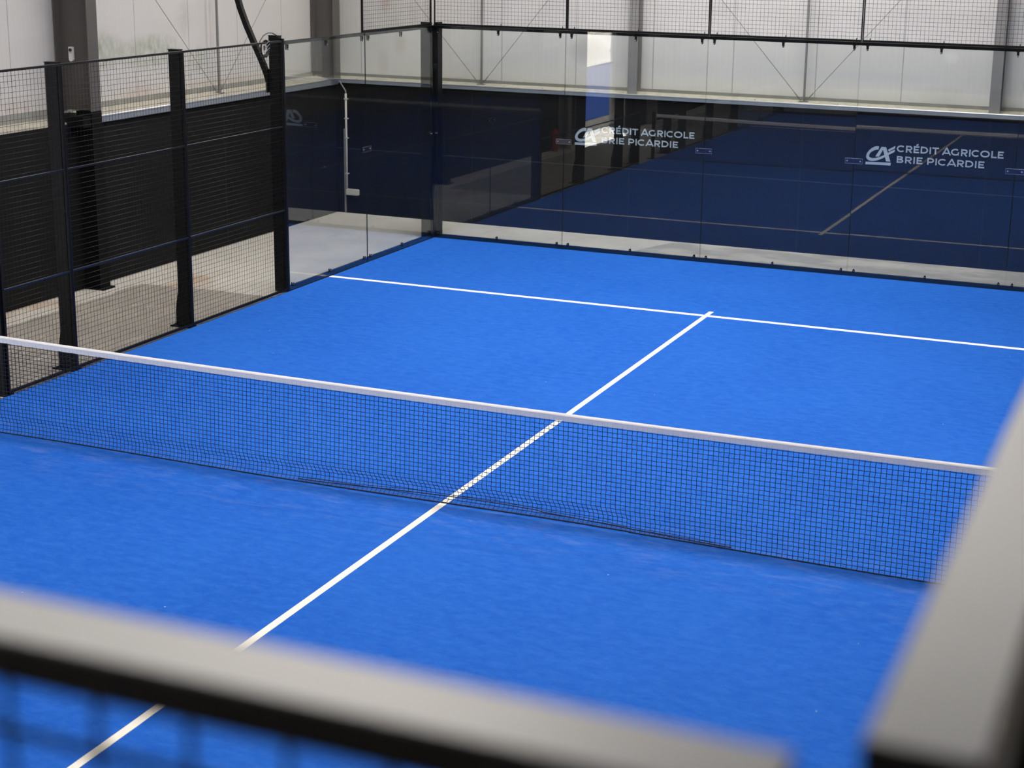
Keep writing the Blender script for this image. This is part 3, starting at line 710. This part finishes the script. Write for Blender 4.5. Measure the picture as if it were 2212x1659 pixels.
# ------------------------------------------------------------------ curved lamp arm and cable coil
c=thing('lamp_arm','curved black steel lamp arm fixed to the fence post beside the left glass','lamp arm',(-5,5.95,2.35))
pts=[(-.165,0,.18),(-.20,0,.29),(-.265,0,.44),(-.355,0,.62),(-.45,0,.82),(-.53,0,1.02),(-.59,0,1.22),(-.635,0,1.45),(-.66,0,1.75),(-.655,0,2.1),(-.60,0,2.5),(-.48,0,2.9),(-.28,0,3.25),(.0,0,3.5),(.35,0,3.65)]
b=MB(); n=len(pts)
def boxsweep(bm,pts,w,t):
    P=[Vector(p) for p in pts]; vs=[];fs=[]
    for i,p in enumerate(P):
        d=(P[min(i+1,len(P)-1)]-P[max(i-1,0)]).normalized(); s=Vector((0,1,0)); u=d.cross(s).normalized()
        for a,c_ in ((-1,-1),(1,-1),(1,1),(-1,1)): vs.append(p+s*(a*w/2)+u*(c_*t/2))
    for i in range(len(P)-1):
        for k in range(4): fs.append((i*4+k,i*4+(k+1)%4,i*4+4+(k+1)%4,i*4+4+k))
    fs+=[(3,2,1,0),tuple((len(P)-1)*4+k for k in range(4))]; bm.add(vs,fs)
boxsweep(b,pts,.055,.062); b.build('arm',M_BLACK,c)
b=MB(); b.box(-.175,-.160,-.05,.05,.05,.32); b.build('bracket',M_BLACK,c)
b=MB(); b.box(.30,.62,-.14,.14,3.58,3.64,0,.01); b.build('lamp_head',M_BLACK,c)
c=thing('cable_coil','coiled black cable hanging on the mesh top beside the lamp arm post','cable',(-5.01,5.64,2.95))
b=MB()
for k in range(5):
    r1=.075+.006*k; ph=.5*k
    b.tube([(.006*k-.02,r1*math.cos(a)*(.95+.05*math.sin(k)),-.015+ (r1*1.0)*math.sin(a)) for a in [2*PI*j/26 for j in range(26)]],.0055,6,closed=True)
b.build('cable_loops',M_CABLE,c)
b=MB()
for k in range(3):
    dz=-.035+.04*k
    b.tube([(.03,-.06,dz-.02),(.033,-.02,dz-.005),(.033,.02,dz+.02),(.03,.055,dz+.03)],.0022,6)
b.build('highlight_strand',M_PIPE2,c)  # pale strands draw the highlights on the dark cable rings
b=MB(); b.box(-.012,.012,-.022,.022,-.035,.02); b.build('connector',M_PIPE2,c)
b=MB(); b.tube([(0,-.15,.02),(0,-.10,.085),(0,-.03,.135),(0,.06,.16),(0,.15,.155),(0,.23,.13),(0,.30,.09)],.006,6); b.build('cable_tail',M_CABLE,c)

# ------------------------------------------------------------------ outside, seen through the doorway (mirrored in the far glass)
b=MB(); b.box(-40,WX-.36,-40,30,-.25,-.02)
M_OUT=plain('outside_paving',(.42,.40,.37),.9,noise=.12,nscale=1.5)
struct(b.build('ground',M_OUT))
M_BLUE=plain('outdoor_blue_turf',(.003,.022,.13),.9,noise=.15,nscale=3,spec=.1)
M_WHITE=plain('white_sheet',(.55,.55,.56),.6,noise=.05,nscale=3)
M_HEDGE=plain('hedge_leaves',(.16,.30,.04),.8,noise=.6,nscale=14,bump=1)
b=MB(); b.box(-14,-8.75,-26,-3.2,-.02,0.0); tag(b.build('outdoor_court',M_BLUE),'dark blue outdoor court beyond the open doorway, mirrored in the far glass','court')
b=MB(); b.box(-8.75,-7.95,-26,4,-.02,-.005); tag(b.build('shade_strip',plain('shade',(.075,.07,.065),.9,noise=.2)),'painted grey asphalt strip outside the open doorway, mirrored in the far glass','strip')  # ground in shade outside the doorway, put in as a darker strip
c=thing('door_leaf','white slatted door leaf folded outside the doorway, mirrored in the far glass','door',(-7.95,-5.70,-.02))
b=MB(); b.box(-.03,0,-.22,.22,0,4.5); b.build('leaf',M_WHITE,c)
b=MB()
for k in range(44): b.box(0,.02,-.22,.22,.02+k*.1,.02+k*.1+.082)
b.build('slats',M_WHITE,c)
b=MB(); rr=random.Random(3)
for k in range(700):
    x=rr.uniform(-.45,.45); y=rr.uniform(-.45,.45); z=rr.uniform(0,3.2); s_=.09
    a=Vector((rr.uniform(-1,1),rr.uniform(-1,1),rr.uniform(-1,1))).normalized()*s_; d=Vector((rr.uniform(-1,1),rr.uniform(-1,1),rr.uniform(-1,1))).normalized()*s_
    o=Vector((-9.4+x,-10.75+y,z)); b.add([o,o+a,o+a+d,o+d],[(0,1,2,3)])
b.box(-9.75,-9.05,-11.1,-10.4,-.02,3.1)
hd=b.build('hedge',M_HEDGE,fixn=False); tag(hd,'bright green hedge outside the open doorway, mirrored as a thin strip','hedge')

# ------------------------------------------------------------------ light
w=bpy.data.worlds.new('world'); scene.world=w; w.use_nodes=True
bg=w.node_tree.nodes['Background']; bg.inputs[0].default_value=(.78,.88,1.0,1); bg.inputs[1].default_value=3.0
sd=bpy.data.lights.new('sun','SUN'); sd.energy=55; sd.angle=math.radians(.6); sd.color=(1,.96,.88)
so=bpy.data.objects.new('sun',sd); COL.objects.link(so)
d=Vector((.165,.34,-1)).normalized(); so.rotation_euler=d.to_track_quat('-Z','Y').to_euler(); so.location=(-12,-4,12)

# ------------------------------------------------------------------ camera
cd=bpy.data.cameras.new('camera'); cam=bpy.data.objects.new('camera',cd); COL.objects.link(cam)
cam.location=(5.16541,-10.65861,4.30996); cam.rotation_euler=(1.32174,-.01454,.39246)
cd.sensor_width=36; cd.lens=3496.157/2212*36; cd.shift_x=-63.193/2212; cd.shift_y=-91.675/2212
cd.clip_start=.05; cd.clip_end=200
cd.dof.use_dof=True; cd.dof.focus_distance=14.5; cd.dof.aperture_fstop=cd.lens/13.5
scene.camera=cam
scene.view_settings.view_transform='Standard'; scene.view_settings.look='None'; scene.view_settings.gamma=1; scene.view_settings.use_curve_mapping=False
scene.view_settings.exposure=0.0
try:
    scene.cycles.max_bounces=10; scene.cycles.transparent_max_bounces=24; scene.cycles.diffuse_bounces=4; scene.cycles.glossy_bounces=4
except Exception: pass
